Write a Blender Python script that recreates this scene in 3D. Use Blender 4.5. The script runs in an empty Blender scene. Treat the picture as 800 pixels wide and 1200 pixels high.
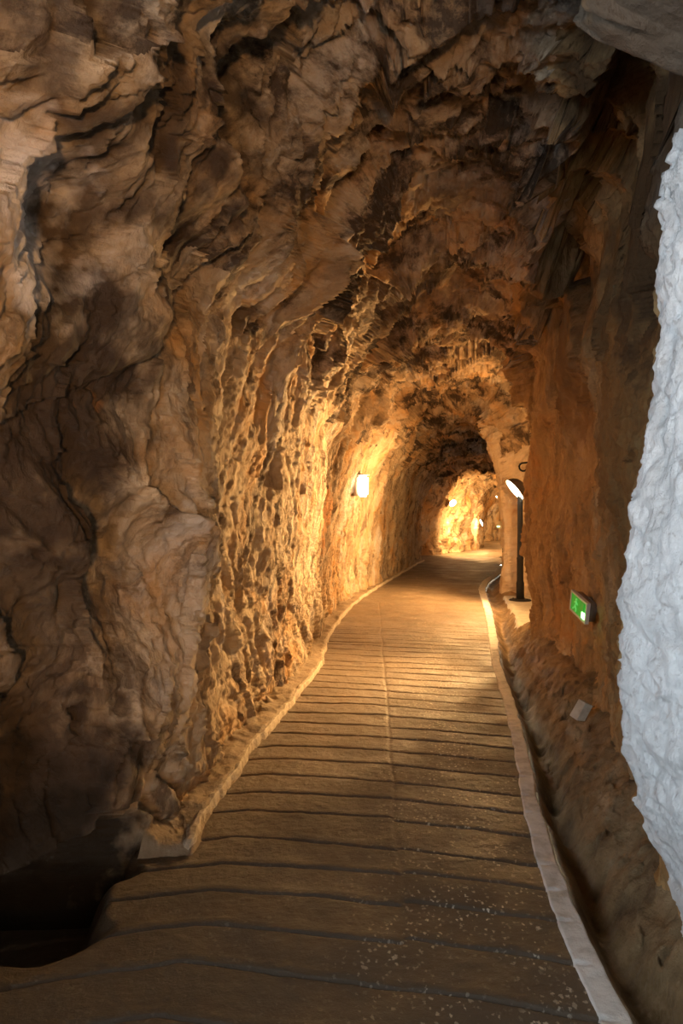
import bpy, bmesh, math, time
import numpy as np
from mathutils import Vector, Matrix, Euler

QUALITY = 1.25
C = bpy.context.scene.collection
T0 = time.time()
EYE = 1.6
FPX = 800.0

# ------------------------------------------------------------------ noise
_rng = np.random.RandomState(7)
_perm = _rng.permutation(4096).astype(np.int32)
_perm = np.concatenate([_perm, _perm])
_g = _rng.normal(size=(4096, 3)); _g /= np.linalg.norm(_g, axis=1)[:, None]
_g = _g.astype(np.float32)
_h = _rng.rand(4096, 8).astype(np.float32)


def _hash(i, j, k):
    a = _perm[i & 4095]
    a = _perm[(a + j) & 4095]
    return _perm[(a + k) & 4095]


def perlin(p, seed=0):
    p = p.astype(np.float32)
    f0 = np.floor(p)
    i = f0.astype(np.int32) + seed * 131
    f = p - f0
    w = f * f * f * (f * (f * 6 - 15) + 10)
    out = np.zeros(len(p), np.float32)
    for dx in (0, 1):
        wx = w[:, 0] if dx else 1 - w[:, 0]
        for dy in (0, 1):
            wy = w[:, 1] if dy else 1 - w[:, 1]
            for dz in (0, 1):
                wz = w[:, 2] if dz else 1 - w[:, 2]
                g = _g[_hash(i[:, 0] + dx, i[:, 1] + dy, i[:, 2] + dz)]
                d = g[:, 0] * (f[:, 0] - dx) + g[:, 1] * (f[:, 1] - dy) + g[:, 2] * (f[:, 2] - dz)
                out += wx * wy * wz * d
    return out * 1.6


def fbm(p, octaves=4, seed=0, gain=0.5):
    s = np.zeros(len(p), np.float32); a = 1.0
    for o in range(octaves):
        s += a * perlin(p * (2.03 ** o), seed + o); a *= gain
    return s


def ridged(p, octaves=4, seed=0, gain=0.5):
    s = np.zeros(len(p), np.float32); a = 1.0
    for o in range(octaves):
        n = 1 - np.abs(perlin(p * (2.03 ** o), seed + o)) * 2
        s += a * n; a *= gain
    return s


def facets(p, seed=0, tilt=0.9):
    """broken-rock facets: every cell a tilted plane; returns about -1..1"""
    p = p.astype(np.float32)
    f0 = np.floor(p); i0 = f0.astype(np.int32) + seed * 97
    f = p - f0
    best = np.full(len(p), 9.0, np.float32); val = np.zeros(len(p), np.float32)
    for dx in (-1, 0, 1):
        for dy in (-1, 0, 1):
            for dz in (-1, 0, 1):
                h = _hash(i0[:, 0] + dx, i0[:, 1] + dy, i0[:, 2] + dz)
                hh = _h[h]
                ex = f[:, 0] - dx - hh[:, 0]; ey = f[:, 1] - dy - hh[:, 1]; ez = f[:, 2] - dz - hh[:, 2]
                d = ex * ex + ey * ey + ez * ez
                g = _g[h]
                v = (hh[:, 3] - 0.5) + tilt * (g[:, 0] * ex + g[:, 1] * ey + g[:, 2] * ez)
                m = d < best
                best = np.where(m, d, best); val = np.where(m, v, val)
    return val


def smooth(a, b, x):
    t = np.clip((x - a) / (b - a), 0, 1)
    return t * t * (3 - 2 * t)


def tab(pts):
    a = np.array(pts, float)
    return lambda y: np.interp(y, a[:, 0], a[:, 1])


def at(px, py, y): return ((px - 400) / FPX * y, y, EYE - (py - 600) / FPX * y)


# ------------------------------------------------------------------ the plan of the tunnel (metres, y runs into the tunnel)
LX = tab([(-5, -2.5), (-1.7, -2.1), (-1.5, -2.8), (1.25, -2.8), (1.35, -1.75), (1.5, -1.58), (2.0, -1.36), (2.5, -1.22), (2.9, -1.08), (3.15, -0.90), (3.5, -0.84), (4.2, -0.86),
          (5, -0.76), (5.8, -0.64), (6.6, -0.52), (7.2, -0.44), (8, -0.42), (9, -0.34), (10.2, -0.24), (10.9, -0.12), (12, 0.05),
          (13, 0.25), (14.2, 0.55), (16, 1.05), (19, 1.82), (21.5, 2.35), (22.4, 2.55), (22.6, 1.4), (24.4, 1.4), (25.0, 2.5),
          (25.5, 3.3), (26.2, 4.1), (27, 4.6), (30.3, 6.12), (30.7, 6.33), (31.1, 6.2), (31.3, 5.6), (33, 5.7), (36, 6.9), (37.4, 7.9), (38.0, 8.55), (39.5, 10.6)])
RX = tab([(-5, 0.55), (-1.0, 1.0), (0.0, 1.3), (1.4, 1.33), (1.9, 1.22), (2.1, 1.14), (2.3, 1.07), (2.5, 1.03),
          (2.58, 1.06), (2.68, 1.22), (2.8, 1.38), (2.95, 1.46), (3.3, 1.53), (4, 1.70), (5, 1.92), (6.4, 2.20), (7.5, 2.28), (8.6, 2.4), (8.75, 2.55),
          (8.9, 3.1), (9.4, 3.6), (11, 3.85), (12.5, 3.75), (12.8, 3.35), (13.0, 3.1), (13.4, 3.14), (14.2, 3.5), (18, 5.4), (21, 6.1),
          (25, 7.3), (30, 8.75), (31.2, 8.9), (38, 10.7), (39.5, 11.4)])
CX = tab([(-5, -1.0), (0, -0.25), (3, 0.3), (8, 0.95), (13, 1.8), (18, 3.2), (22, 4.3), (26, 5.6), (30.5, 7.4), (38, 9.6), (39.5, 11.0)])
HZ = tab([(-5, 3.4), (0, 3.7), (3, 4.05), (5, 4.15), (8, 4.05), (11, 3.95), (14, 3.85), (18, 3.75), (22, 3.75), (23.5, 3.7), (25.6, 3.4),
          (30.3, 2.95), (30.9, 2.15), (31.3, 2.3), (39.5, 2.4)])
NL = tab([(-5, 2.5), (3, 2.5), (6, 2.35), (12, 2.4), (20, 2.5), (40, 2.6)])
NR = tab([(-5, 3.5), (3, 4.5), (8, 4.5), (13, 4.2), (16, 3.0), (40, 2.6)])
KL = tab([(3.0, -0.80), (3.16, -0.69), (3.66, -0.68), (4.57, -0.57), (5.82, -0.36), (6.92, -0.20), (7.6, -0.17), (8.53, -0.15),
          (10.0, 0.0), (10.67, 0.08), (12.2, 0.32), (14.2, 0.75), (17, 1.42), (21.3, 2.45), (22.2, 2.72)])
WX = tab([(-5, -0.3), (0, 0.62), (2.13, 0.80), (2.78, 0.845), (3.6, 0.96), (4.74, 1.185), (5.8, 1.37), (7.1, 1.56), (9.2, 1.97), (11.2, 2.34), (12.8, 2.60),
          (14.2, 2.84), (15.6, 3.2), (17.2, 3.75), (18.8, 4.25), (20.2, 4.75)])      # left edge of the white strip
WW = tab([(0, 0.11), (4, 0.10), (7, 0.10), (12, 0.13), (14, 0.15), (18, 0.22), (20.2, 0.3)])


def new_mesh(name, co, quads, mat, parent=None, smooth_shade=True, kind='structure'):
    me = bpy.data.meshes.new(name)
    nv, nf = len(co), len(quads)
    me.vertices.add(nv); me.vertices.foreach_set('co', np.ascontiguousarray(co, np.float32).ravel())
    me.loops.add(nf * 4); me.loops.foreach_set('vertex_index', np.ascontiguousarray(quads, np.int32).ravel())
    me.polygons.add(nf)
    me.polygons.foreach_set('loop_start', np.arange(0, nf * 4, 4, dtype=np.int32))
    me.polygons.foreach_set('use_smooth', np.full(nf, smooth_shade, bool))
    me.update(calc_edges=True); me.validate()
    me.materials.append(mat)
    o = bpy.data.objects.new(name, me); C.objects.link(o)
    if parent: o.parent = parent
    if kind: o['kind'] = kind
    return o


def grid_quads(nr, nc, flip=False):
    i = np.arange(nr - 1)[:, None] * nc + np.arange(nc - 1)[None, :]
    i = i.ravel()
    q = np.stack([i, i + 1, i + nc + 1, i + nc], 1)
    return q[:, ::-1] if flip else q


# ------------------------------------------------------------------ materials
class NT:
    def __init__(s, name):
        s.m = bpy.data.materials.new(name); s.m.use_nodes = True
        s.t = s.m.node_tree; s.t.nodes.clear()
        s.out = s.n('ShaderNodeOutputMaterial'); s.b = s.n('ShaderNodeBsdfPrincipled')
        s.l(s.b.outputs[0], s.out.inputs[0])
        s.geo = s.n('ShaderNodeNewGeometry')

    def n(s, t, **k):
        x = s.t.nodes.new(t)
        for a, v in k.items(): setattr(x, a, v)
        return x

    def l(s, a, b): s.t.links.new(a, b)

    def mapping(s, scale=(1, 1, 1), rot=(0, 0, 0), loc=(0, 0, 0)):
        m = s.n('ShaderNodeMapping'); m.inputs['Scale'].default_value = scale
        m.inputs['Rotation'].default_value = rot; m.inputs['Location'].default_value = loc
        s.l(s.geo.outputs['Position'], m.inputs['Vector']); return m.outputs[0]

    def noise(s, vec, scale, detail=6, rough=0.55, dist=0.0, typ=None):
        x = s.n('ShaderNodeTexNoise'); x.inputs['Scale'].default_value = scale
        if typ: x.noise_type = typ
        x.inputs['Detail'].default_value = detail; x.inputs['Roughness'].default_value = rough
        x.inputs['Distortion'].default_value = dist; s.l(vec, x.inputs['Vector']); return x.outputs[0]

    def ramp(s, fac, stops, interp='LINEAR'):
        r = s.n('ShaderNodeValToRGB'); e = r.color_ramp; e.interpolation = interp
        while len(e.elements) < len(stops): e.elements.new(0.5)
        for k, (p, c) in enumerate(stops):
            e.elements[k].position = p
            e.elements[k].color = (c, c, c, 1) if isinstance(c, (int, float)) else (*c, 1)
        s.l(fac, r.inputs[0]); return r.outputs[0]

    def mix(s, fac, a, b, mode='MIX'):
        x = s.n('ShaderNodeMix', data_type='RGBA', blend_type=mode)
        if isinstance(fac, (int, float)): x.inputs[0].default_value = fac
        else: s.l(fac, x.inputs[0])
        for v, i in ((a, 6), (b, 7)):
            if isinstance(v, tuple): x.inputs[i].default_value = (*v, 1)
            else: s.l(v, x.inputs[i])
        return x.outputs[2]

    def math(s, op, a, b=0.0):
        x = s.n('ShaderNodeMath', operation=op)
        for v, i in ((a, 0), (b, 1)):
            if isinstance(v, (int, float)): x.inputs[i].default_value = v
            else: s.l(v, x.inputs[i])
        return x.outputs[0]

    def bump(s, h, strength, dist, prev=None):
        x = s.n('ShaderNodeBump'); x.inputs['Strength'].default_value = strength
        x.inputs['Distance'].default_value = dist; s.l(h, x.inputs['Height'])
        if prev: s.l(prev, x.inputs['Normal'])
        return x.outputs[0]

    def fin(s, col, rough=0.8, normal=None, spec=0.3):
        if isinstance(col, tuple): s.b.inputs['Base Color'].default_value = (*col, 1)
        else: s.l(col, s.b.inputs['Base Color'])
        if isinstance(rough, (int, float)): s.b.inputs['Roughness'].default_value = rough
        else: s.l(rough, s.b.inputs['Roughness'])
        s.b.inputs['Specular IOR Level'].default_value = spec
        if normal: s.l(normal, s.b.inputs['Normal'])
        return s.m


def rock_material(name, stops, ochre, grey, dark, dark_amt=0.6, stretch=(0.6, 1.7, 0.5), spec=0.25, spots=(), dark_scale=3.0, dark_at=0.51):
    t = NT(name)
    v1 = t.mapping(stretch, (0.25, 0.3, 0.2))
    v0 = t.mapping((1, 1, 1))
    c = t.ramp(t.noise(v1, 2.4, 10, 0.66, 0.15), stops)
    c = t.mix(t.ramp(t.noise(v0, 1.1, 5, 0.6, 0.8), [(0.50, 0.0), (0.66, 0.85)]), c, ochre)
    c = t.mix(t.ramp(t.noise(t.mapping(stretch, (0.1, 0.3, 0.4), (5, 3, 1)), 1.5, 8, 0.66, 0.2), [(0.52, 0.0), (0.66, 0.8)]), c, grey)
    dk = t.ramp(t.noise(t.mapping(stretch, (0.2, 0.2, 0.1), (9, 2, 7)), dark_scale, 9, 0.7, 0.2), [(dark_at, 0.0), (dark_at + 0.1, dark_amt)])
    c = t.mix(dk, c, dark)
    for (pos, rad, colr, amt) in spots:             # placed stains and bare patches, also shade and highlights painted into the rock
        d = t.n('ShaderNodeVectorMath', operation='DISTANCE'); d.inputs[1].default_value = pos
        w = t.n('ShaderNodeVectorMath', operation='ADD')
        nn = t.n('ShaderNodeTexNoise'); nn.inputs['Scale'].default_value = 5; nn.inputs['Detail'].default_value = 5
        t.l(t.geo.outputs['Position'], nn.inputs['Vector'])
        sc = t.n('ShaderNodeVectorMath', operation='MULTIPLY_ADD')
        sc.inputs[1].default_value = (rad * 1.6,) * 3; sc.inputs[2].default_value = (-rad * 0.8,) * 3
        t.l(nn.outputs[1], sc.inputs[0]); t.l(sc.outputs[0], w.inputs[0]); t.l(t.geo.outputs['Position'], w.inputs[1])
        t.l(w.outputs[0], d.inputs[0])
        f = t.ramp(t.math('DIVIDE', d.outputs['Value'], rad), [(0.55, amt), (1.0, 0.0)])
        c = t.mix(f, c, colr)
    b1 = t.noise(t.mapping(stretch, (0.2, 0.1, 0.3)), 9, 10, 0.72, 0.0)
    b3 = t.noise(t.mapping(stretch, (0.3, 0.2, 0.3)), 5, 8, 0.6, 0.0, 'RIDGED_MULTIFRACTAL')
    b2 = t.noise(v0, 45, 5, 0.65)
    vo = t.n('ShaderNodeTexVoronoi'); vo.inputs['Scale'].default_value = 9; vo.feature = 'F1'
    t.l(t.mapping(tuple(x * 1.1 for x in stretch), (0.3, 0.2, 0.1)), vo.inputs['Vector'])
    nrm = t.bump(b1, 0.7, 0.07)
    nrm = t.bump(b3, 0.35, 0.03, nrm)
    nrm = t.bump(vo.outputs[0], 0.45, 0.05, nrm)
    nrm = t.bump(b2, 0.5, 0.012, nrm)
    return t.fin(c, 0.78, nrm, spec)


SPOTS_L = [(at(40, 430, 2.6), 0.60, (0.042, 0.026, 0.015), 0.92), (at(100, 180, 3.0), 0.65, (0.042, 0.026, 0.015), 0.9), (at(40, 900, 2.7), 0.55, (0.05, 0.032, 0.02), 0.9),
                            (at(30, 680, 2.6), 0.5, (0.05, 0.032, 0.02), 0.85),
           ((-1.5, 2.9, -0.1), 1.0, (0.02, 0.013, 0.008), 0.95), (at(60, 60, 2.4), 0.6, (0.07, 0.045, 0.028), 0.8)]  # black spot by the undercut: shade of the hollow put into the colour
SPOTS_L += [(at(110, 160, 2.9), 0.75, (0.05, 0.03, 0.018), 0.88), (at(40, 560, 2.55), 0.42, (0.045, 0.028, 0.017), 0.88), (at(50, 60, 2.5), 0.65, (0.075, 0.048, 0.03), 0.85), (at(90, 380, 2.8), 0.45, (0.045, 0.028, 0.017), 0.88), (at(170, 300, 3.4), 0.30, (0.42, 0.25, 0.11), 0.6), (at(260, 350, 4.4), 0.35, (0.06, 0.035, 0.018), 0.75)]  # dark stains here also stand in for dimmer light at top left
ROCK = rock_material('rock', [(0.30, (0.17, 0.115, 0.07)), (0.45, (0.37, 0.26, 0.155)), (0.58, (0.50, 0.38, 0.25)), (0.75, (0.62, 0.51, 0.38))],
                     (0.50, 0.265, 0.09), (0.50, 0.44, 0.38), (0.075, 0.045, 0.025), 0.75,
                     spots=SPOTS_L + [(at(20, 260, 2.2), 0.38, (0.72, 0.64, 0.58), 0.9), (at(200, 25, 2.9), 0.25, (0.55, 0.47, 0.42), 0.8), (at(215, 410, 3.5), 0.22, (0.60, 0.50, 0.40), 0.7),  # pale left-edge and ridge spots: daylight highlights put into the colour
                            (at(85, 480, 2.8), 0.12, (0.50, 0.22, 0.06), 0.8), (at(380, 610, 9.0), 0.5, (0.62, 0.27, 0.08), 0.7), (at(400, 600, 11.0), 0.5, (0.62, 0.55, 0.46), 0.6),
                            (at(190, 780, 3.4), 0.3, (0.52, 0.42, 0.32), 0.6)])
ROCK_R = rock_material('rock_stained_shaded', [(0.30, (0.20, 0.12, 0.05)), (0.46, (0.36, 0.22, 0.09)), (0.6, (0.44, 0.28, 0.13)), (0.75, (0.52, 0.36, 0.2))],
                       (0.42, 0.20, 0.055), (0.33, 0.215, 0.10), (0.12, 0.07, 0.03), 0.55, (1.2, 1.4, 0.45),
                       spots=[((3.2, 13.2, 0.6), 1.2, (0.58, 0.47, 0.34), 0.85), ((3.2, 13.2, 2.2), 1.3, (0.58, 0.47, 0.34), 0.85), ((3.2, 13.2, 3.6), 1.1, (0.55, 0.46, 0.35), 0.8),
                              ((1.45, 3.2, 3.0), 1.0, (0.07, 0.042, 0.02), 0.85), ((1.6, 4.4, 3.2), 1.0, (0.10, 0.06, 0.025), 0.7), ((1.45, 3.4, 1.5), 1.2, (0.19, 0.10, 0.033), 0.85), (at(760, 30, 2.4), 0.8, (0.085, 0.066, 0.05), 0.9), (at(740, 270, 3.3), 1.0, (0.075, 0.036, 0.012), 0.85), (at(715, 520, 4.2), 0.9, (0.20, 0.10, 0.03), 0.8), (at(660, 420, 6.0), 1.0, (0.22, 0.11, 0.035), 0.7), ((2.0, 6.2, 3.3), 1.0, (0.14, 0.08, 0.03), 0.6)])  # dark spots paint the missing daylight into the near right wall
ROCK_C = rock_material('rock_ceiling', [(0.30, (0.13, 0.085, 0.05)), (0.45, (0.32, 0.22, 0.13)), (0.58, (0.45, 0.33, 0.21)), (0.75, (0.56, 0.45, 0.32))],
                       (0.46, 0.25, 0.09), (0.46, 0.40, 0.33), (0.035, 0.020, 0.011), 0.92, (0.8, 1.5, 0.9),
                       spots=SPOTS_L + [(at(760, 30, 2.4), 0.7, (0.13, 0.105, 0.085), 0.85), (at(150, 150, 3.2), 0.75, (0.04, 0.025, 0.015), 0.85), (at(450, 330, 7.0), 1.0, (0.06, 0.035, 0.018), 0.7), (at(560, 260, 5.2), 0.6, (0.06, 0.035, 0.018), 0.6),  # dark spots tone down overlit roof rock through its colour
                              (at(780, 30, 3.0), 0.5, (0.20, 0.15, 0.11), 0.8), (at(620, 60, 3.0), 0.3, (0.10, 0.09, 0.08), 0.8), (at(40, 60, 2.6), 0.5, (0.08, 0.05, 0.03), 0.7), (at(200, 25, 2.9), 0.25, (0.55, 0.47, 0.42), 0.8)], dark_scale=2.2, dark_at=0.475)  # pale ridge spot: a painted daylight highlight


def lime_material():
    t = NT('bare_limestone')
    v = t.mapping((1.2, 1.2, 0.6))
    c = t.ramp(t.noise(v, 5, 8, 0.6, 0.5), [(0.3, (0.56, 0.545, 0.52)), (0.5, (0.76, 0.74, 0.71)), (0.7, (0.84, 0.82, 0.78))])
    c = t.mix(t.ramp(t.noise(t.mapping(loc=(3, 3, 3)), 26, 5, 0.6), [(0.60, 0.0), (0.68, 0.5)]), c, (0.36, 0.31, 0.27))
    nrm = t.bump(t.noise(v, 12, 10, 0.7, 0.3), 0.8, 0.05)
    nrm = t.bump(t.noise(v, 60, 6, 0.7), 0.6, 0.01, nrm)
    return t.fin(c, 0.8, nrm, 0.25)


LIME = lime_material()


def floor_material():
    t = NT('grooved_concrete')
    v = t.mapping()
    c = t.ramp(t.noise(v, 1.6, 7, 0.6), [(0.3, (0.13, 0.09, 0.055)), (0.5, (0.19, 0.135, 0.085)), (0.7, (0.24, 0.175, 0.11))])
    c = t.mix(t.ramp(t.noise(v, 28, 6, 0.7), [(0.4, 0.0), (0.75, 0.6)]), c, (0.16, 0.11, 0.07))
    # small pale flecks, densest in a band along the path
    vo = t.n('ShaderNodeTexVoronoi'); vo.inputs['Scale'].default_value = 42
    w = t.mapping((1, 0.75, 1))
    nz = t.n('ShaderNodeTexNoise'); nz.inputs['Scale'].default_value = 90; t.l(t.geo.outputs['Position'], nz.inputs['Vector'])
    ma = t.n('ShaderNodeVectorMath', operation='MULTIPLY_ADD'); ma.inputs[1].default_value = (0.022, 0.022, 0.022)
    t.l(nz.outputs[1], ma.inputs[0]); t.l(w, ma.inputs[2]); w = ma.outputs[0]
    t.l(w, vo.inputs['Vector'])
    fl = t.ramp(vo.outputs[0], [(0.20, 1.0), (0.30, 0.0)])
    xr = t.n('ShaderNodeSeparateXYZ'); t.l(t.geo.outputs['Position'], xr.inputs[0])
    u = t.math('SUBTRACT', xr.outputs[0], t.math('MULTIPLY', xr.outputs[1], 0.09))       # across the path
    band = t.math('SUBTRACT', 1.0, t.math('ABSOLUTE', t.math('MULTIPLY', t.math('SUBTRACT', u, 0.27), 1.9)))
    am = t.math('MULTIPLY', t.ramp(t.noise(v, 3.2, 4, 0.6), [(0.42, 0.1), (0.6, 1.0)]), t.ramp(band, [(0.0, 0.12), (0.8, 1.0)]))
    vo2 = t.n('ShaderNodeTexVoronoi'); vo2.inputs['Scale'].default_value = 26
    t.l(w, vo2.inputs['Vector'])
    f2 = t.math('MULTIPLY', t.ramp(vo2.outputs[0], [(0.17, 1.0), (0.25, 0.0)]), t.ramp(vo2.outputs['Color'], [(0.5, 0.0), (0.53, 1.0)]))
    fl = t.math('MAXIMUM', fl, f2)
    rnd = t.ramp(vo.outputs['Color'], [(0.36, 0.35), (0.42, 1.0)])
    fl = t.math('MULTIPLY', t.math('MULTIPLY', fl, am), rnd)
    c0_ = c
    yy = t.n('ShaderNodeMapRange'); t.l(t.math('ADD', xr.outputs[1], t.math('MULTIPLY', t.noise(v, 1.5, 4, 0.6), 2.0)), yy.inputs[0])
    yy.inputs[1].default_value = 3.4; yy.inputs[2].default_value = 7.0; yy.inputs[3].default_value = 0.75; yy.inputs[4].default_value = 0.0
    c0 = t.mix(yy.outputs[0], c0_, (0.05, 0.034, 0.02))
    c = t.mix(t.math('MULTIPLY', fl, 0.9), c0, (0.62, 0.53, 0.40))
    nrm = t.bump(t.noise(v, 22, 8, 0.7), 0.5, 0.02)
    nrm = t.bump(t.noise(v, 120, 4, 0.6), 0.5, 0.005, nrm)
    rg = t.ramp(t.noise(v, 2.0, 5, 0.6), [(0.35, 0.42), (0.65, 0.75)])
    return t.fin(c, rg, nrm, 0.4)


def plaster(name, a, b, c3, scale=6, bump=0.03):
    t = NT(name); v = t.mapping()
    c = t.ramp(t.noise(v, scale, 8, 0.65), [(0.3, a), (0.5, b), (0.7, c3)])
    nrm = t.bump(t.noise(v, 18, 9, 0.7), 0.7, bump)
    nrm = t.bump(t.noise(v, 90, 5, 0.6), 0.4, 0.006, nrm)
    return t.fin(c, 0.75, nrm, 0.3)


FLOOR = floor_material()
FILLET = plaster('cement_skirting', (0.15, 0.10, 0.06), (0.27, 0.195, 0.12), (0.36, 0.27, 0.18))
KERB = plaster('pale_cement_edge', (0.30, 0.23, 0.16), (0.48, 0.39, 0.28), (0.56, 0.47, 0.36), 9, 0.02)
BANK = plaster('cement_bank', (0.10, 0.06, 0.028), (0.22, 0.14, 0.065), (0.33, 0.225, 0.12), 4, 0.08)
WHITE = plaster('white_paint_strip', (0.42, 0.38, 0.32), (0.66, 0.62, 0.56), (0.76, 0.72, 0.66), 9, 0.012)


def simple(name, col, rough=0.5, metal=0.0, noise=0.0):
    t = NT(name)
    t.b.inputs['Metallic'].default_value = metal
    n = t.noise(t.mapping(), 30, 4, 0.6)
    c = t.ramp(n, [(0.3, tuple(x * 0.8 for x in col)), (0.7, col)])
    return t.fin(c, rough, t.bump(n, 0.1, 0.002), 0.4)


def emis(name, col, strength):
    t = NT(name); t.b.inputs['Emission Color'].default_value = (*col, 1)
    t.b.inputs['Emission Strength'].default_value = strength
    return t.fin((0.8, 0.8, 0.75), 0.4)


# ------------------------------------------------------------------ the rock tube
def rows(y0, y1, scale, curves, floor_step):
    """row stations, dense where the camera is near and where the plan turns sharply"""
    y = np.linspace(y0, y1, 30000)
    d = np.full_like(y, (y[1] - y[0]) ** 2)
    for c in curves:
        d = d + np.gradient(c(y)) ** 2
    step = np.maximum(floor_step, scale * np.abs(np.maximum(y, -y * 0.6)))
    step = np.where(y < 0.6, 0.03, step)
    w = np.cumsum(np.sqrt(d) / step); w = (w - w[0]) / (w[-1] - w[0])
    return w, y


print('start', time.time() - T0)


FEATURES = [(*at(20, 250, 2.35), 0.26, 0.30), (*at(8, 470, 2.5), 0.10, 0.14), (*at(5, 590, 2.5), 0.08, 0.10), (*at(20, 850, 2.5), 0.12, 0.12), (*at(190, 30, 2.9), 0.35, 0.22), (*at(720, 90, 2.9), 0.40, 0.25),
            (*at(60, 880, 2.7), 0.35, 0.15), (*at(150, 800, 3.1), 0.25, 0.08), (*at(110, 380, 2.9), 0.40, -0.22), (*at(230, 130, 3.6), 0.5, -0.15),
            (*at(175, 420, 3.5), 0.35, 0.14), (*at(60, 650, 2.6), 0.30, -0.12), (*at(440, 230, 4.6), 0.4, 0.10), (*at(480, 330, 6.6), 0.5, -0.20)]
# (x, y, z, rx, amp): sculpted bulges (+, into the tunnel) and hollows (-)


def tube():
    q = QUALITY
    w, yy = rows(-4.6, 39.4, 0.0042 / q, (LX, RX), 0.011 / q)
    step = np.maximum(0.011 / q, 0.0042 / q * np.maximum(yy, -yy * .6)); step = np.where(yy < .6, .03, step)
    dens = np.sqrt((yy[1] - yy[0]) ** 2 + 0.7 * np.gradient(LX(yy)) ** 2 + 0.7 * np.gradient(RX(yy)) ** 2) / step
    n = int(dens.sum())
    Y = np.interp(np.linspace(0, 1, n), w, yy)
    nl, nr_ = int(620 * q), int(560 * q)
    th = np.linspace(0, np.pi / 2, 500)
    grid = np.zeros((n, nl + nr_ - 1, 3), np.float64)
    for r, y in enumerate(Y):
        c, H = CX(y), HZ(y)
        for side in (0, 1):
            a = (c - LX(y)) if side == 0 else (RX(y) - c)
            e = NL(y) if side == 0 else NR(y)
            X = a * np.cos(th) ** (2 / e); Z = (H + 0.35) * np.sin(th) ** (2 / e) - 0.35
            s = np.concatenate([[0], np.cumsum(np.hypot(np.diff(X), np.diff(Z)))])
            k = nl if side == 0 else nr_
            t = np.linspace(0, s[-1], k)
            xi, zi = np.interp(t, s, X), np.interp(t, s, Z)
            if side == 0:
                grid[r, :nl, 0] = c - xi; grid[r, :nl, 2] = zi
            else:
                grid[r, nl - 1:, 0] = (c + xi)[::-1]; grid[r, nl - 1:, 2] = zi[::-1]
        grid[r, :, 1] = y
    print('base', grid.shape, time.time() - T0)
    # inward normals of the smooth base
    du = np.gradient(grid, axis=1); dv = np.gradient(grid, axis=0)
    N = np.cross(du, dv); N /= np.linalg.norm(N, axis=2)[:, :, None] + 1e-12
    # light smoothing along rows so corners do not tear
    for _ in range(6):
        N[1:-1] = (N[:-2] + N[1:-1] * 2 + N[2:]) / 4
    N /= np.linalg.norm(N, axis=2)[:, :, None] + 1e-12
    s_arc = np.cumsum(np.linalg.norm(np.diff(grid, axis=1, prepend=grid[:, :1]), axis=2), axis=1)
    P = grid.reshape(-1, 3).astype(np.float32); Nf = N.reshape(-1, 3).astype(np.float32)
    u = s_arc.ravel().astype(np.float32)
    x, y, z = P.T
    apex = s_arc[:, nl - 1][:, None]
    ua = (s_arc - apex).ravel().astype(np.float32)       # arc metres from the crown
    ceil_w = smooth(2.3, 3.3, z)
    cxv = CX(y)
    right = smooth(-0.1, 0.4, x - cxv) * (1 - ceil_w)
    left = smooth(-0.1, 0.4, cxv - x) * (1 - ceil_w)
    jamb = smooth(0.1, 0.4, x - 0.6) * smooth(0.8, 1.3, y) * (1 - smooth(2.55, 2.8, y)) * (1 - smooth(3.0, 3.3, z))
    warp = np.stack([perlin(P * 0.9, 1), perlin(P * 0.9, 2), perlin(P * 0.9, 3)], 1)
    Q = P + 0.30 * warp
    D = 0.26 * fbm(Q * 0.62, 3, 11) * (1 - 0.6 * right - 0.75 * left * smooth(3.0, 3.8, y) * (1 - smooth(20, 23, y))) * (1 - 0.8 * jamb)
    # folds that run up the walls and over the crown, leaning into the tunnel
    lean = Q[:, 1] + (0.25 + 0.35 * ceil_w) * ua
    A = np.stack([lean * 1.5, ua * 0.45 + warp[:, 0] * .4, Q[:, 0] * 0.2], 1)
    R = ridged(A, 3, 21, 0.5)
    D += (0.055 * left + 0.04 * right + 0.13 * ceil_w) * (R - 0.9) * (1 - 0.8 * jamb)
    # slabs: big on the roof, narrow upright flakes on the walls
    F0 = facets(np.stack([lean * 1.15, ua * 0.85, Q[:, 0] * 0.5], 1) + 0.3 * warp, 2, 1.1)
    midl = left * (1 - 0.66 * smooth(3.4, 4.4, y) * (1 - smooth(22, 24, y)))
    D += (0.05 * midl + 0.02 * right + 0.20 * ceil_w) * F0 * (1 - 0.8 * jamb)
    B = np.stack([lean * 3.0, ua * 1.15, Q[:, 0] * 0.8], 1) + 0.2 * warp
    F1 = facets(B, 3, 1.2)
    D += (0.075 * midl + 0.032 * right + 0.10 * ceil_w) * F1 * (1 - 0.8 * jamb)
    w2 = np.stack([perlin(P * 5, 5), perlin(P * 5, 6), perlin(P * 5, 7)], 1)
    B2 = np.stack([lean * 6.5, ua * (3.0 - 1.2 * left), Q[:, 0] * 2.4], 1) + 0.22 * w2
    F2 = facets(B2, 5, 1.3)
    D += (0.034 * midl + 0.014 * right + 0.046 * ceil_w) * F2 * (1 - 0.5 * jamb)
    B3 = np.stack([lean * 15, ua * (7.5 - 3.5 * left), Q[:, 0] * 4.0], 1) + 0.25 * w2
    F3 = facets(B3, 9, 1.3)
    F4 = facets(P * np.float32([13, 13, 9]) + 0.5 * w2, 6, 1.3)
    D += (0.010 - 0.004 * right - 0.007 * left * smooth(3.4, 4.4, y)) * F4
    D += (0.012 * left + 0.007 * right + 0.018 * ceil_w) * F3
    D += 0.022 * fbm(Q * 7, 3, 31) + 0.007 * fbm(P * 26, 2, 41)
    # the far tunnel is narrow: keep relief modest by the lamp alcove edge and the opening
    D *= 1 - 0.35 * smooth(28, 31, y)
    D -= 0.03
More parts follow.
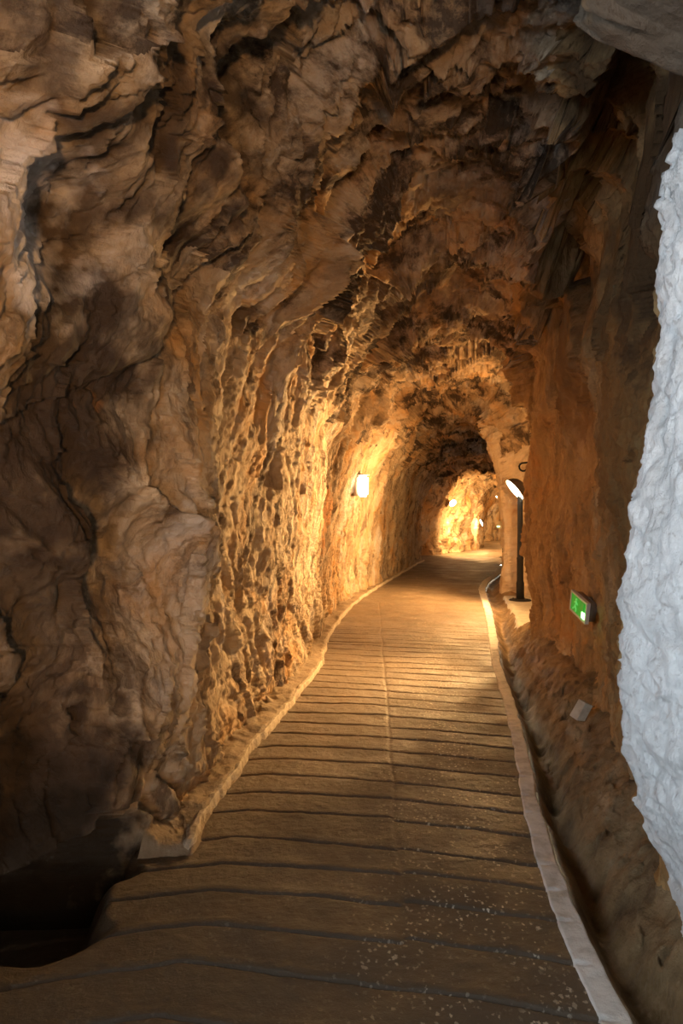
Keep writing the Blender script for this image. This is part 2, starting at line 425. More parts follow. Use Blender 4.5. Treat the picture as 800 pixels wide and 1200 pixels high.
    # sculpted bulges and hollows
    for (fx, fy, fz, fr, fa) in FEATURES:
        d2 = ((x - fx) ** 2 + (y - fy) ** 2 + (z - fz) ** 2) / (fr * fr)
        D += fa * np.exp(-d2 * 1.5) * (1 + 0.35 * F1)
    V = P + Nf * D[:, None]
    # crevice over the right wall: the roof block ends in a lip, the slot runs up behind it
    rx = RX(y).astype(np.float32)
    cv = smooth(2.3, 2.8, y) * (1 - smooth(7.0, 9.0, y))
    lip = rx - 0.30 + 0.10 * perlin(P * 1.3, 51) - 0.09 * F1
    slot = cv * smooth(0, 0.07, x - lip) * smooth(2.75, 3.05, z)
    V[:, 2] += slot * (0.75 + 0.15 * F1)
    V[:, 0] += slot * 0.22
    V[:, 0] += (jamb * np.interp(z, [-.3, 0, .25, .5, .8, 1.3, 1.6, 2.0, 2.4, 2.8, 3.2], [.28, .28, .22, .10, .04, .06, .09, .16, .20, .24, .4])).astype(np.float32)
    # undercut at the foot of the near left rock
    uc = smooth(1.3, 2.2, y) * (1 - smooth(3.0, 3.16, y)) * (x < cxv) * (1 - smooth(0.10, 0.24, z + 0.09 * F1 - 0.05))
    V[:, 0] -= uc * 1.3
    G = V.reshape(grid.shape)
    print('disp', time.time() - T0)
    return G, grid, Y, nl


def build_rock():
    G, base, Y, nl = tube()
    nr, nc = G.shape[:2]
    zc = 2.55
    # one split column on each side so that walls and ceiling share their edge
    cl = int(nl * 0.60); cr = nl + int((nc - nl) * 0.46)
    # outside opening: side chamber runs out to daylight
    out = []
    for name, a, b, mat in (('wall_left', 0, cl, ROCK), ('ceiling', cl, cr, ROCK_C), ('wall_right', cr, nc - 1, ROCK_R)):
        sub = G[:, a:b + 1]
        q = grid_quads(nr, sub.shape[1])
        if name != 'wall_right':
            co = sub.reshape(-1, 3)
            cen = co[q].mean(1)
            keep = ~((cen[:, 0] < -2.15) & (cen[:, 1] > -1.65) & (cen[:, 1] < 1.34) & (cen[:, 2] > 1.35))
            q = q[keep]
        out.append(new_mesh(name, sub.reshape(-1, 3), q, mat))
    # limestone material slot for the bare limestone bulge beside the camera
    for o in out[1:]:
        me = o.data; me.materials.append(LIME)
        co = np.empty(len(me.vertices) * 3, np.float32); me.vertices.foreach_get('co', co); co = co.reshape(-1, 3)
        li = np.empty(len(me.loops), np.int32); me.loops.foreach_get('vertex_index', li)
        cen = co[li.reshape(-1, 4)].mean(1)
        nz = 0.05 * perlin(cen * 6, 81)
        idx = ((cen[:, 1] > 1.2) & (cen[:, 1] < 2.57 + nz) & (cen[:, 0] > 0.85) & (cen[:, 2] < 2.95 + nz * 2)).astype(np.int32)
        me.polygons.foreach_set('material_index', idx); me.update()
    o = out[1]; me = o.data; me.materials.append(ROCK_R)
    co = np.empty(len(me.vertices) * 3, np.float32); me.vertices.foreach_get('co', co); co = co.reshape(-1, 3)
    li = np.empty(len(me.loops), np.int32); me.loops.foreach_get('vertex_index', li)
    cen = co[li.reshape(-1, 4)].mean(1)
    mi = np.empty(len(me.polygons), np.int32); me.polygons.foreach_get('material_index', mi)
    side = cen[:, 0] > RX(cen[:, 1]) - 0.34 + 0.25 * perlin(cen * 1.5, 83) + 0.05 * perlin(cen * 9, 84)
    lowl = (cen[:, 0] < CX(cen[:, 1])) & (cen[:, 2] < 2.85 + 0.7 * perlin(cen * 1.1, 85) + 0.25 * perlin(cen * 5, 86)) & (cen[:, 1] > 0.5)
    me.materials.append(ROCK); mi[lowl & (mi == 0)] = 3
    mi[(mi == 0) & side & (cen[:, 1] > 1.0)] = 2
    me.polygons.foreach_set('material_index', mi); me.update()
    for nm, k in (('wall_back', 0), ('wall_far', nr - 1)):
        ring = G[k]; cc = np.array([CX(Y[k]), Y[k], 1.3]); L = 26; rr = []
        for t in np.linspace(1, 0, L):
            rr.append(cc + (ring - cc) * t)
        R_ = np.array(rr); flat = R_.reshape(-1, 3).copy()
        dsp = 0.18 * fbm(flat * 1.1, 4, 71) + 0.05 * facets(flat * 4, 5)
        fade = np.repeat(1 - np.linspace(1, 0, L) ** 6, ring.shape[0])
        flat[:, 1] += dsp * fade * 1.0
        new_mesh(nm, flat, grid_quads(L, ring.shape[0], k == 0), ROCK)
    return G, Y, nl


G, ROWY, NLC = build_rock()
print('rock', time.time() - T0)


# ------------------------------------------------------------------ floor, strips, kerbs
def strip_mesh(name, mat, y0, y1, xa, xb, hfun, ncols, near=0.006, k=0.0022):
    yy = np.linspace(y0, y1, 20000)
    st = np.maximum(near, k * np.maximum(yy, 0) ** 1.0)
    st = np.where(yy > 9.5, np.maximum(st, 0.03), st); st = np.where(yy < 1.4, 0.03, st)
    w = np.cumsum((yy[1] - yy[0]) / st); n = int(w[-1]); Y = np.interp(np.linspace(w[0], w[-1], n), w, yy)
    U = np.linspace(0, 1, ncols)
    a, b = xa(Y), xb(Y)
    X = a[:, None] + (b - a)[:, None] * U[None, :]
    YY = np.repeat(Y[:, None], ncols, 1)
    UU = np.repeat(U[None, :], n, 0)
    X, YY, Z = hfun(X.ravel(), YY.ravel(), UU.ravel())
    return new_mesh(name, np.stack([X, YY, Z], 1), grid_quads(n, ncols), mat)


_gr = np.random.RandomState(5)
groove_s = []
s_ = 0.4
while s_ < 11.6:
    groove_s.append(s_); s_ += 0.262 * (0.82 + 0.36 * _gr.rand())
groove_s = np.array(groove_s)
groove_b = groove_s + 0.07 * (_gr.rand(len(groove_s)) - 0.5)


def h_floor(X, Y, U):
    P = np.stack([X, Y, np.zeros_like(X)], 1).astype(np.float32)
    z = 0.012 * perlin(P * 0.9, 3) + 0.005 * fbm(P * 5, 3, 8) + 0.0016 * fbm(P * 30, 2, 12)
    xs = 0.12 + 0.045 * Y - 0.0 + 0.02 * perlin(P * 1.5, 4)        # seam between the two pours
    cr = X - xs
    # station along the path, with the bowed and wandering lines of the hand drawn grooves
    s = Y + 0.21 * cr + 0.05 * cr * cr + 0.030 * perlin(P * np.float32([0.8, 3.1, 1]), 14) + 0.008 * perlin(P * np.float32([5, 3, 1]), 15)
    s = s + np.where((cr < -0.8), -(cr + 0.8) * 0.35, 0)
    dA = np.full(len(X), 9.0, np.float32); ia = np.zeros(len(X), int)
    for tabl, msk in ((groove_s, cr >= 0), (groove_b, cr < 0)):
        i = np.clip(np.searchsorted(tabl, s), 1, len(tabl) - 1)
        lo, hi = tabl[i - 1], tabl[i]
        d = np.where(np.abs(s - lo) < np.abs(s - hi), s - lo, s - hi)
        dA = np.where(msk, d, dA); ia = np.where(msk, i, ia)
    inten = 0.55 + 0.6 * perlin(np.stack([X * 1.4, s * 0 + ia * 3.3, ia * 1.7], 1), 17)
    inten = np.clip(inten + 0.2, 0.1, 1.1) * (1 - smooth(8.5, 11.0, Y)) * (1 - 0.75 * np.exp(-(cr / 0.012) ** 2))
    inten *= smooth(-1.9, -1.4, X)
    wdt = 0.0065 + 0.0025 * perlin(P * 4, 19)
    # sharp edge on the far side, feathered toward the viewer, like drawn with a trowel edge in wet concrete
    prof = np.where(dA > 0, np.exp(-(dA / wdt) ** 2), np.exp(-(dA / (wdt * 1.25)) ** 2))
    z -= 0.015 * inten * prof
    z += 0.003 * inten * np.exp(-((dA - 0.035) / 0.02) ** 2)
    z -= 0.004 * np.exp(-(cr / 0.012) ** 2) * (Y < 12)
    # pit under the overhang on the left
    pit = smooth(-0.93, -1.10, X + 0.12 * perlin(P * 4, 23)) * smooth(2.42, 2.62, Y + 0.10 * perlin(P * 3, 24)) * (1 - smooth(3.15, 3.35, Y))
    z -= 0.27 * pit
    return X, Y, z


def wob(y, seed, amp=0.012, f=3.0):
    P = np.stack([y * f, y * 0 + seed, y * 0], 1)
    return amp * fbm(P, 3, 40 + seed)


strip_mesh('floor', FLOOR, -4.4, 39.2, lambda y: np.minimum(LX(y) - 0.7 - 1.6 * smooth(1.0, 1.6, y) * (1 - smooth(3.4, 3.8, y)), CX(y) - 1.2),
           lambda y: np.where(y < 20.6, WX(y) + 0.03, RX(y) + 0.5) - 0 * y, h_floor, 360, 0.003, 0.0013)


def h_white(X, Y, U):
    P = np.stack([X, Y, np.zeros_like(X)], 1).astype(np.float32)
    edge = np.minimum(smooth(0, 0.06, U), 1 - smooth(0.90, 1.0, U))
    z = 0.010 * edge - 0.012 * (1 - edge) + 0.004 * fbm(P * 9, 3, 61) + 0.010 * perlin(P * 0.9, 3)
    # the drawn grooves nick it
    s = Y + 0.21 * (X - 0.12 - 0.045 * Y) + 0.05 * (X - 0.12 - 0.045 * Y) ** 2 + 0.03 * perlin(P * np.float32([0.8, 3.1, 1]), 14)
    i = np.clip(np.searchsorted(groove_s, s), 1, len(groove_s) - 1)
    d = np.minimum(np.abs(s - groove_s[i - 1]), np.abs(s - groove_s[i]))
    z -= 0.010 * np.exp(-(d / 0.010) ** 2) * (1 - smooth(0.2, 0.75, U)) * (Y < 8)
    return X, Y, z


strip_mesh('trim_1', WHITE, -4.4, 20.3, lambda y: WX(y) + wob(y, 1), lambda y: WX(y) + WW(y) + wob(y, 2, 0.016), h_white, 26)


def h_left(X, Y, U):
    P = np.stack([X, Y, np.zeros_like(X)], 1).astype(np.float32)
    z = -0.03 + 0.075 * smooth(0, 0.07, U) + 0.07 * U + 0.10 * smooth(0.45, 1.0, U)
    z += (0.024 * fbm(P * 4, 4, 33) + (0.032 * facets(P * 8, 3) + 0.016 * facets(P * 20, 5)) * smooth(0.15, 0.4, U)) * smooth(0.0, 0.05, U)
    z *= 0.35 + 0.65 * smooth(3.12, 3.75, Y)
    z -= 0.1 * (1 - smooth(3.12, 3.22, Y))
    return X, Y, z


strip_mesh('trim_2', FILLET, 3.14, 22.3, lambda y: KL(y) + wob(y, 3, 0.03, 1.6), lambda y: LX(y) - 0.04 - 0.41 * smooth(3.2, 3.7, y), h_left, 60, 0.012, 0.004)


def h_edge(X, Y, U):
    P = np.stack([X, Y, np.zeros_like(X)], 1).astype(np.float32)
    z = -0.04 + 0.088 * smooth(0, 0.25, U) - 0.012 * smooth(0.7, 1.0, U) + 0.010 * fbm(P * 9, 3, 35)
    z -= 0.12 * (1 - smooth(3.12, 3.25, Y))
    return X, Y, z


strip_mesh('trim_4', KERB, 3.12, 22.2, lambda y: KL(y) + wob(y, 3, 0.03, 1.6) - 0.01 + wob(y, 6, 0.012, 9), lambda y: KL(y) + wob(y, 3, 0.03, 1.6) - 0.065 - 0.0 * y + wob(y, 5, 0.02, 7), h_edge, 16, 0.008, 0.003)


def h_bank(X, Y, U):
    P = np.stack([X, Y, np.zeros_like(X)], 1).astype(np.float32)
    d = X - (WX(Y) + WW(Y))
    f = 1 - smooth(9.5, 11.5, Y)
    ditch = 0.17 * np.exp(-((d - 0.13 - 0.04 * perlin(P * 1.7, 5)) / 0.085) ** 2) * (0.25 + 0.75 * f) * (1 + 0.5 * perlin(P * 4, 6))
    z = -0.02 - ditch + (0.05 + 0.17 * f) * smooth(0.20, 0.55, d) + 0.16 * smooth(0.45, 0.95, d) * f
    lump = smooth(0.05, 0.2, d)
    z += lump * (0.045 * fbm(P * 3.0, 4, 63) + 0.040 * facets(P * 7, 4) * np.exp(-((d - 0.25) / 0.2) ** 2) + 0.012 * facets(P * 11, 7) + 0.016 * fbm(P * 14, 3, 65)) * (0.2 + 0.8 * f)
    # the flat cement pad the lamp stands on
    pad = smooth(9.0, 9.4, Y) * (1 - smooth(12.6, 13.0, Y)) * smooth(0.22, 0.34, d)
    z = z * (1 - pad) + pad * 0.05
    z += (1 - pad) * 0.25 * smooth(12.6, 13.2, Y) * (1 - smooth(15, 18, Y)) * smooth(0.1, 0.5, d)
    return X, Y, z


strip_mesh('trim_3', BANK, -4.4, 22.0, lambda y: WX(np.minimum(y, 20.2)) + WW(y) - 0.03 + 0 * y, lambda y: np.maximum(RX(y) + 0.5, WX(np.minimum(y, 20)) + 0.8), h_bank, 150, 0.010, 0.003)
PAD = plaster('grey_cement_pad', (0.30, 0.27, 0.21), (0.42, 0.38, 0.30), (0.48, 0.44, 0.35), 7, 0.01)


def h_pad(X, Y, U):
    P = np.stack([X, Y, np.zeros_like(X)], 1).astype(np.float32)
    e = smooth(0, 0.05, U) * smooth(9.0, 9.2, Y + 0.15 * perlin(P * 2, 7)) * (1 - smooth(12.5, 12.8, Y))
    return X, Y, -0.06 + 0.125 * e + 0.004 * fbm(P * 4, 3, 91)


strip_mesh('trim_5', PAD, 8.95, 12.85, lambda y: WX(y) + WW(y) + 0.24 + wob(y, 8, 0.03, 2), lambda y: RX(y) + 0.35, h_pad, 60, 0.01, 0.002)
print('floor', time.time() - T0)


# ------------------------------------------------------------------ small things
def thing(name, label, cat, loc, rotz=0, group=None):
    o = bpy.data.objects.new(name, None); C.objects.link(o); o.empty_display_size = 0.1
    o.location = loc; o.rotation_euler = (0, 0, rotz); o['label'] = label; o['category'] = cat
    if group: o['group'] = group
    return o


def part(name, bm, mat, parent, label=None, bevel=0.0, shade=True):
    if bevel:
        bmesh.ops.bevel(bm, geom=bm.edges[:], offset=bevel, segments=2, affect='EDGES', clamp_overlap=True)
    bmesh.ops.recalc_face_normals(bm, faces=bm.faces[:])
    me = bpy.data.meshes.new(name); bm.to_mesh(me); bm.free()
    for p in me.polygons: p.use_smooth = shade
    me.materials.append(mat)
    o = bpy.data.objects.new(name, me); C.objects.link(o); o.parent = parent
    if label: o['label'] = label
    return o


def lathe(bm, prof, seg=32, M=Matrix()):
    rings = []
    for (r, z) in prof:
        rings.append([bm.verts.new(M @ Vector((r * math.cos(a), r * math.sin(a), z))) for a in [2 * math.pi * k / seg for k in range(seg)]])
    for a, b in zip(rings, rings[1:]):
        for k in range(seg):
            bm.faces.new((a[k], a[(k + 1) % seg], b[(k + 1) % seg], b[k]))
    for rg in (rings[0], rings[-1]):
        try: bm.faces.new(rg)
        except ValueError: pass


def tube_path(bm, pts, r, seg=10):
    pts = [Vector(p) for p in pts]; rings = []
    up = Vector((0.13, 0.21, 1)).normalized()
    for i, p in enumerate(pts):
        d = (pts[min(i + 1, len(pts) - 1)] - pts[max(i - 1, 0)]).normalized()
        a = d.cross(up)
        if a.length < 0.05: a = d.cross(Vector((1, 0, 0)))
        a.normalize(); b = d.cross(a)
        rings.append([bm.verts.new(p + r * (math.cos(t) * a + math.sin(t) * b)) for t in [2 * math.pi * k / seg for k in range(seg)]])
    for a, b in zip(rings, rings[1:]):
        for k in range(seg): bm.faces.new((a[k], a[(k + 1) % seg], b[(k + 1) % seg], b[k]))
    bm.faces.new(rings[0]); bm.faces.new(rings[-1])


def box(bm, c, s, M=Matrix()):
    r = bmesh.ops.create_cube(bm, size=1.0, matrix=M @ Matrix.Translation(c) @ Matrix.Diagonal((*s, 1)))
    return r['verts']


BLACK = simple('black_painted_metal', (0.006, 0.005, 0.005), 0.85, 0.0)
SHADE = simple('grey_shade_enamel', (0.035, 0.024, 0.02), 0.6, 0.0)
REFL = simple('white_reflector', (0.8, 0.78, 0.72), 0.4)
WARM = (1.0, 0.57, 0.21)
GLOW = emis('lamp_glass', (1.0, 0.86, 0.62), 22)
FRAME = simple('pale_plastic_frame', (0.62, 0.55, 0.46), 0.4)
GREEN = emis('green_panel', (0.02, 0.55, 0.03), 0.35)
GREEN.node_tree.nodes['Principled BSDF'].inputs['Base Color'].default_value = (0.03, 0.22, 0.05, 1)
GREENB = emis('green_lit_end', (0.35, 1.0, 0.35), 4.0)
DGREEN = emis('dark_green_mark', (0.01, 0.30, 0.03), 0.25)
PALEG = emis('pale_green_mark', (0.25, 0.9, 0.2), 0.45)
for m_ in (DGREEN, PALEG): m_.node_tree.nodes['Principled BSDF'].inputs['Base Color'].default_value = (0.05, 0.3, 0.06, 1)
BROWNB = simple('brown_metal_box', (0.16, 0.11, 0.07), 0.5)


def add_light(name, kind, loc, energy, col, radius=0.08, direction=None, angle=150, blend=0.6):
    d = bpy.data.lights.new(name, kind); d.energy = energy; d.color = col
    d.shadow_soft_size = radius
    if kind == 'SPOT': d.spot_size = math.radians(angle); d.spot_blend = blend
    o = bpy.data.objects.new(name, d); C.objects.link(o); o.location = loc
    if direction: o.rotation_euler = Vector(direction).normalized().to_track_quat('-Z', 'Y').to_euler()
    return o


def dome(parent, center, aim, R=0.2):
    """floodlight dome: shade with open face, reflector and glass, aimed along aim"""
    M = Matrix.Translation(center) @ Vector(aim).normalized().to_track_quat('Z', 'Y').to_matrix().to_4x4()
    bm = bmesh.new()
    prof = [(R * 1.04, 0.0), (R * 1.04, -0.015), (R * 1.0, -0.02), (R * .96, -R * .25), (R * .82, -R * .52), (R * .58, -R * .74), (R * .30, -R * .86), (R * .1, -R * .9), (0.001, -R * .9)]
    lathe(bm, prof, 36, M)
    inner = [(R * 1.02, 0.0), (R * .97, -0.012), (R * .90, -R * .24), (R * .75, -R * .48), (R * .5, -R * .66), (0.001, -R * .72)]
    bmi = bmesh.new(); lathe(bmi, inner, 36, M)
    # the shade is a shell: drop the front cap
    for b in (bm, bmi):
        caps = [f for f in b.faces if len(f.verts) > 8 and (M.inverted() @ f.calc_center_median()).z > -0.01]
        bmesh.ops.delete(b, geom=caps, context='FACES_ONLY')
    sh = part('lamp_shade', bm, SHADE, parent)
    part('reflector', bmi, REFL, sh)
    bg = bmesh.new(); lathe(bg, [(R * .93, -0.014), (R * .93, -0.008), (R * .6, 0.004), (0.001, 0.010)], 36, M)
    part('lamp_glass', bg, GLOW, parent)
    return M


def post_lamp(loc, aim, label, H=1.96, R=0.17, rotz=0, off=(-0.10, 0.0, 0.10)):
    t = thing('post_lamp', label, 'lamp', loc, rotz, 'lamps on black posts along the right side')
    bm = bmesh.new()
    lathe(bm, [(0.001, -0.04), (0.19, -0.04), (0.19, 0.008), (0.175, 0.018), (0.07, 0.022), (0.055, 0.06), (0.001, 0.06)], 32)
    base = part('base_plate', bm, BLACK, t)
    for k in range(4):
        a = math.pi / 4 + k * math.pi / 2
        b = bmesh.new(); lathe(b, [(0.001, 0.015), (0.014, 0.015), (0.014, 0.032), (0.001, 0.034)], 6, Matrix.Translation((0.135 * math.cos(a), 0.135 * math.sin(a), 0)))
        part('bolt', b, BLACK, base, shade=False)
    bm = bmesh.new()
    lathe(bm, [(0.001, 0.02), (0.068, 0.02), (0.068, 0.30), (0.056, 0.34), (0.056, 0.70), (0.060, 0.71), (0.060, 0.74), (0.050, 0.75), (0.045, H - .06), (0.03, H - .02), (0.001, H - .02)], 20)
    part('post', bm, BLACK, t)
    bm = bmesh.new(); box(bm, (0.075, -0.02, 1.22), (0.07, 0.06, 0.10)); part('junction_box', bm, BLACK, t, bevel=0.008)
    bm = bmesh.new()
    cx, cy, cz = off
    pts = []
    for k in range(9):
        f = k / 8
        pts.append((0.02 + 0.14 * math.sin(f * math.pi), 0.03, H - .10 + (cz + .14) * f))
    tube_path(bm, pts, 0.016); part('bracket', bm, BLACK, t)
    center = Vector((cx, cy, H + cz - 0.06))
    dome(t, center, aim, R)
    return t, Vector(loc) + center


PL1, hd1 = post_lamp((3.10, 11.85, 0.068), (-0.78, -0.03, -0.62), 'black post lamp with tilted round head standing on the cement pad in the right alcove', H=1.86, R=0.215, off=(-0.10, 0, 0.11))
aim1 = Vector((-0.75, -0.45, -0.48))
L1 = add_light('post_lamp_light', 'SPOT', hd1 + Vector((-0.78, -0.03, -0.62)).normalized() * 0.35, 800, WARM, 0.10, (-0.9, -0.15, -0.35), 150, 0.5)

PL2, hd2 = post_lamp((5.72, 24.0, 0.0), (-0.74, -0.02, -0.67), 'far post lamp with tilted head half hidden behind the pale rock pillar', off=(-0.18, 0, 0.14))
add_light('far_post_lamp_light', 'SPOT', hd2 + Vector((-0.74, -0.02, -0.67)).normalized() * 0.25, 1500, WARM, 0.10, (-.05, 1.0, -.22), 88, 0.6)


def surf_point(px, py, y, side='L'):
    """the rock surface the ray through that direction meets, nearest to depth y"""
    cols = G[:, :NLC] if side == 'L' else G[:, NLC:]
    rsel = np.abs(ROWY - y) < max(1.5, y * .2)
    S = cols[rsel].reshape(-1, 3)
    S = S[S[:, 1] > 0.5]
    u = 400 + FPX * S[:, 0] / S[:, 1]; v = 600 - FPX * (S[:, 2] - EYE) / S[:, 1]
    e = np.abs(u - px) + np.abs(v - py) + 0.0 * S[:, 1]
    near = e < max(3.0, e.min() + 0.5)
    c = S[near]; return c[np.argmin(c[:, 1])]


def wall_lamp(p, out, label, w=0.20, h=0.36, tilt=0.0):
    out = Vector(out).normalized()
    rotz = math.atan2(out.y, out.x)
    t = thing('wall_lamp', label, 'lamp', (p[0], p[1], p[2]), rotz, 'bright lamps fixed to the left wall')
    bm = bmesh.new(); box(bm, (0.02, 0, 0), (0.10, w * .9, h * .95)); part('back_plate', bm, FRAME, t, bevel=0.01)
    bm = bmesh.new(); box(bm, (0.02, 0, h * .62), (0.07, 0.05, 0.10)); part('bracket', bm, FRAME, t, bevel=0.008)
    bm = bmesh.new()
    vs = box(bm, (0.11, 0, 0), (0.12, w, h))
    bmesh.ops.bevel(bm, geom=bm.edges[:], offset=0.04, segments=4, affect='EDGES')
    part('lamp_glass', bm, GLOW, t)
    bm = bmesh.new(); box(bm, (0.11, 0, h * .5 + .01), (0.14, w * 1.04, 0.03)); part('hood', bm, FRAME, t, bevel=0.008)
    return t


p = surf_point(419, 568, 12.0)
print('lamp at', p)
wall_lamp(p + np.array([0.02, -0.03, 0]), (0.75, -0.65, 0), 'bright lamp fixed to the left wall opposite the near post lamp')
add_light('wall_lamp_light', 'POINT', (p[0] + 0.32, p[1] - 0.26, p[2]), 28, WARM, 0.08)


def small_flood(p, aim, label, armdir=(-0.2, 0.1, 0.08), R=0.14):
    t = thing('wall_floodlight', label, 'lamp', tuple(p), 0, 'small floodlights on the far left wall')
    bm = bmesh.new(); tube_path(bm, [(0, 0, 0), Vector(armdir) * .5 + Vector((0, 0, .02)), armdir], 0.02); part('bracket', bm, BLACK, t)
    dome(t, Vector((0, 0, 0)), aim, R)
    return t


p = surf_point(527, 590, 26.0); print(p)
q2 = Vector(p) + Vector((0.15, -0.28, 0))
small_flood(q2, (0.35, -0.75, -0.5), 'small floodlight high on the far left wall, left of the further one', (-0.15, 0.35, 0.05), 0.14)
add_light('floodlight_light', 'SPOT', q2 + Vector((0.15, -0.05, -0.1)), 950, WARM, 0.08, (0.75, 0.1, -0.6), 165, 0.4)
p = surf_point(563, 610, 30.0); print(p)
q3 = Vector(p) + Vector((0.05, -0.3, -.1))
small_flood(q3, (-0.9, -0.05, -0.35), 'small floodlight beside the low far archway', (0.12, 0.35, 0.1), 0.15)
add_light('floodlight_light', 'POINT', q3 + Vector((-0.05, -0.4, -0.2)), 110, WARM, 0.08)

# exit sign box on the right wall
p = surf_point(692, 714, 6.0, 'R'); print('sign wall', p)
sy = float(p[1]) - 0.10; sx = 0.3465 * sy; sz = EYE - 0.1385 * sy
t = thing('exit_sign', 'green lit exit sign box low on the right wall beside the white rock', 'sign', (sx, sy, sz), 0)
t.rotation_euler = (math.radians(14), 0, math.radians(4))
bm = bmesh.new(); box(bm, (0.055, 0, 0), (0.07, 0.28, 0.15)); part('housing', bm, BROWNB, t, bevel=0.006)
bm = bmesh.new(); box(bm, (0.14, 0.03, 0), (0.14, 0.12, 0.10)); part('wall_bracket', bm, BROWNB, t, bevel=0.005)
bm = bmesh.new()
for (c_, s_) in (((0.012, 0, 0.078), (0.03, 0.31, 0.016)), ((0.012, 0, -0.078), (0.03, 0.31, 0.016)), ((0.012, 0.148, 0), (0.03, 0.016, 0.16)), ((0.012, -0.148, 0), (0.03, 0.016, 0.16))):
    box(bm, c_, s_)
part('frame', bm, FRAME, t, shade=False)
bm = bmesh.new(); box(bm, (0.012, 0, 0), (0.02, 0.28, 0.14)); pn = part('panel', bm, GREEN, t, shade=False)
bm = bmesh.new(); box(bm, (0.000, -0.105, -0.035), (0.012, 0.06, 0.055)); part('lit_end', bm, GREENB, pn, bevel=0.004)
bm = bmesh.new(); box(bm, (0.001, -0.07, 0.02), (0.006, 0.07, 0.085)); part('door_mark', bm, DGREEN, pn, shade=False)
bm = bmesh.new()
lathe(bm, [(0.001, -0.003), (0.011, -0.003), (0.011, 0.003), (0.001, 0.003)], 14, Matrix.Translation((0.0, 0.042, 0.042)) @ Matrix.Rotation(math.pi / 2, 4, 'Y'))
for (a, b) in (((-0.005, 0.028), (0.012, -0.012)), ((0.012, -0.012), (-0.012, -0.035)), ((-0.012, -0.035), (-0.008, -0.058)), ((0.012, -0.012), (0.030, -0.035)), ((0.03, -0.035), (0.05, -0.05)), ((-0.005, 0.024), (-0.03, 0.006)), ((-0.002, 0.024), (0.026, 0.012))):
    tube_path(bm, [(0.0, a[0] + .045, a[1]), (0.0, b[0] + .045, b[1])], 0.006, 6)
part('running_figure', bm, PALEG, pn)
add_light('sign_light', 'POINT', (sx - 0.09, sy - 0.14, sz - 0.04), 0.25, (0.2, 1, 0.25), 0.02)

t = thing('exit_sign', 'tiny green sign on the end wall beyond the far archway', 'sign', (8.62, 37.55, 0.80), 0)
bm = bmesh.new(); box(bm, (0, 0, 0), (0.20, 0.05, 0.12)); part('housing', bm, FRAME, t, bevel=0.006)
bm = bmesh.new(); box(bm, (0, -0.03, 0), (0.16, 0.012, 0.08)); part('panel', bm, GREENB, t, shade=False)

# loose stone on the bank
def stone(loc, size, label, seed, rot):
    rr = np.random.RandomState(seed)
    bm = bmesh.new(); vs = box(bm, (0, 0, 0), size)
    for v in bm.verts: v.co += Vector(rr.uniform(-1, 1, 3)) * min(size) * 0.16
    bmesh.ops.bevel(bm, geom=bm.edges[:], offset=min(size) * .06, segments=1, affect='EDGES')
    bmesh.ops.recalc_face_normals(bm, faces=bm.faces[:])
    me = bpy.data.meshes.new('loose_stone'); bm.to_mesh(me); bm.free(); me.materials.append(STONE)
    o = bpy.data.objects.new('loose_stone', me); C.objects.link(o); o.location = loc; o.rotation_euler = rot
    o['label'] = label; o['category'] = 'stone'
    return o


STONE = plaster('pale_block', (0.26, 0.20, 0.13), (0.40, 0.32, 0.23), (0.48, 0.40, 0.30), 9, 0.01)
stone((1.665, 4.75, 0.225), (0.065, 0.08, 0.13), 'pale squared stone lying on the bank at the foot of the right wall', 3, (0.35, 0.25, 0.5))

# curled cable hook on the rock pillar
p = surf_point(608, 549, 13.0, 'R'); print('hook', p)
bm = bmesh.new()
pts = [(0.14, 0.12, 0.11), (0.06, 0.02, 0.10)]
for k in range(11):
    a = math.radians(80 + k * 30)
    pts.append((0.0 + 0.075 * math.cos(a), 0.0, 0.02 + 0.075 * math.sin(a)))
tube_path(bm, pts, 0.017, 10)
bmesh.ops.recalc_face_normals(bm, faces=bm.faces[:])
me = bpy.data.meshes.new('cable_hook'); bm.to_mesh(me); bm.free(); me.materials.append(BLACK)
for f in me.polygons: f.use_smooth = True
o = bpy.data.objects.new('cable_hook', me); C.objects.link(o); o.location = Vector(p) + Vector((0.0, -0.12, 0))
o['label'] = 'black curled hook on the rock above the near post lamp'; o['category'] = 'hook'

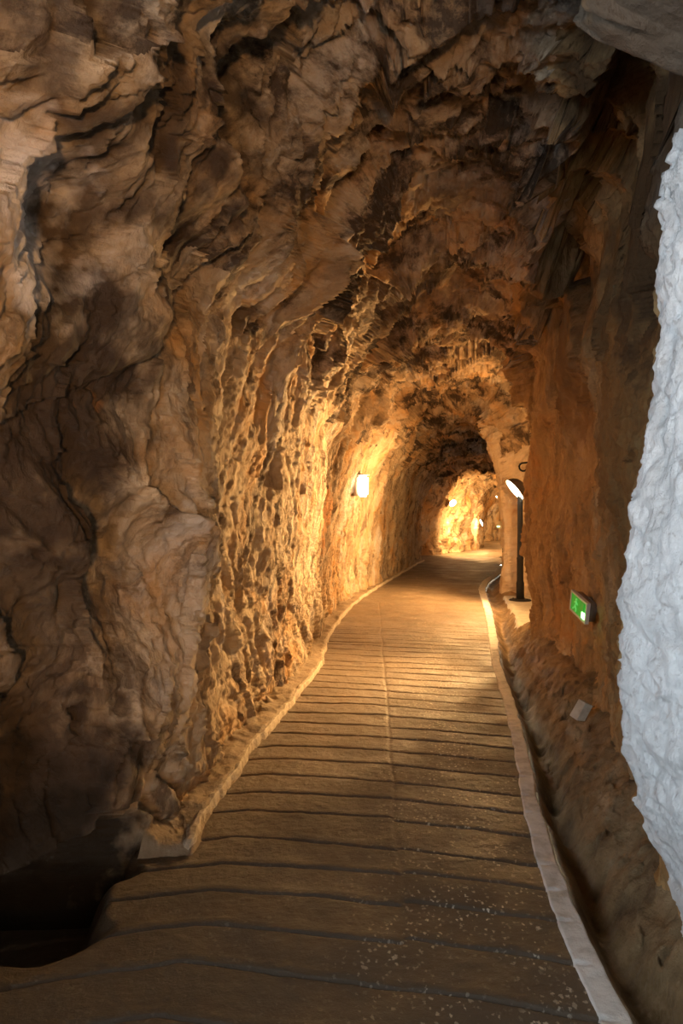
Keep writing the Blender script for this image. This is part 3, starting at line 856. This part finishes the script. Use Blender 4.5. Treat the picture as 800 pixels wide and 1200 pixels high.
# ------------------------------------------------------------------ light
add_light('unseen_fill_behind_camera', 'SPOT', (0.35, -2.2, 1.3), 215, (1.0, 0.53, 0.20), 0.12, (-0.60, 1.0, 0.50), 88, 0.55)  # unseen uplight added to brighten the near roof and left rock
add_light('unseen_fill_behind_camera', 'SPOT', (0.4, -2.2, 1.35), 420, (1.0, 0.56, 0.24), 0.12, (-1.25, 5.7, 0.95), 50, 0.7)  # unseen narrow spot added to brighten the near-left wall
add_light('unseen_light_round_bend', 'POINT', (9.3, 34.5, 1.8), 450, WARM, 0.1)  # unseen source without fixture, added to light the end wall
add_light('post_lamp_light', 'SPOT', hd1 + Vector((-0.30, 0.1, -0.2)), 450, WARM, 0.10, (-0.75, 0.65, -0.12), 105, 0.6)
add_light('alcove_lamp', 'POINT', (2.70, 9.35, 2.0), 260, WARM, 0.08)
add_light('alcove_floodlight', 'SPOT', (2.68, 9.30, 2.0), 2900, WARM, 0.10, (-3.3, -3.9, -0.5), 78, 0.8)

wd = bpy.data.worlds.new('daylight'); bpy.context.scene.world = wd; wd.use_nodes = True
bgn = wd.node_tree.nodes['Background']; bgn.inputs[0].default_value = (0.70, 0.85, 1.0, 1); tc = wd.node_tree.nodes.new('ShaderNodeTexCoord'); sp = wd.node_tree.nodes.new('ShaderNodeSeparateXYZ'); mr = wd.node_tree.nodes.new('ShaderNodeMapRange')
wd.node_tree.links.new(tc.outputs['Generated'], sp.inputs[0]); wd.node_tree.links.new(sp.outputs[2], mr.inputs[0]); wd.node_tree.links.new(mr.outputs[0], bgn.inputs[1])
# made-up sky: bright low down, dimmed higher up to keep daylight off the floor
mr.inputs[1].default_value = 0.10; mr.inputs[2].default_value = 0.55; mr.inputs[3].default_value = 24.0; mr.inputs[4].default_value = 3.0
pd = bpy.data.lights.new('opening_portal', 'AREA'); pd.shape = 'RECTANGLE'; pd.size = 2.6; pd.size_y = 3.2
pd.cycles.is_portal = True
po = bpy.data.objects.new('opening_portal', pd); C.objects.link(po); po.location = (-2.3, -0.3, 2.3)
po.rotation_euler = Vector((1, 0, 0)).to_track_quat('-Z', 'Y').to_euler()

# ------------------------------------------------------------------ camera and view
cam = bpy.data.cameras.new('camera'); cam.sensor_fit = 'VERTICAL'; cam.sensor_height = 36; cam.lens = 24
cam.clip_start = 0.05; cam.clip_end = 200
co = bpy.data.objects.new('camera', cam); C.objects.link(co); co.location = (0, 0, EYE); co.rotation_euler = (math.radians(90), 0, 0)
sc = bpy.context.scene; sc.camera = co
sc.view_settings.view_transform = 'Standard'; sc.view_settings.look = 'None'
sc.view_settings.gamma = 1; sc.view_settings.exposure = 0.0; sc.view_settings.use_curve_mapping = False
sc.cycles.max_bounces = 6; sc.cycles.diffuse_bounces = 4
sc.cycles.use_light_tree = True
print('done', time.time() - T0)
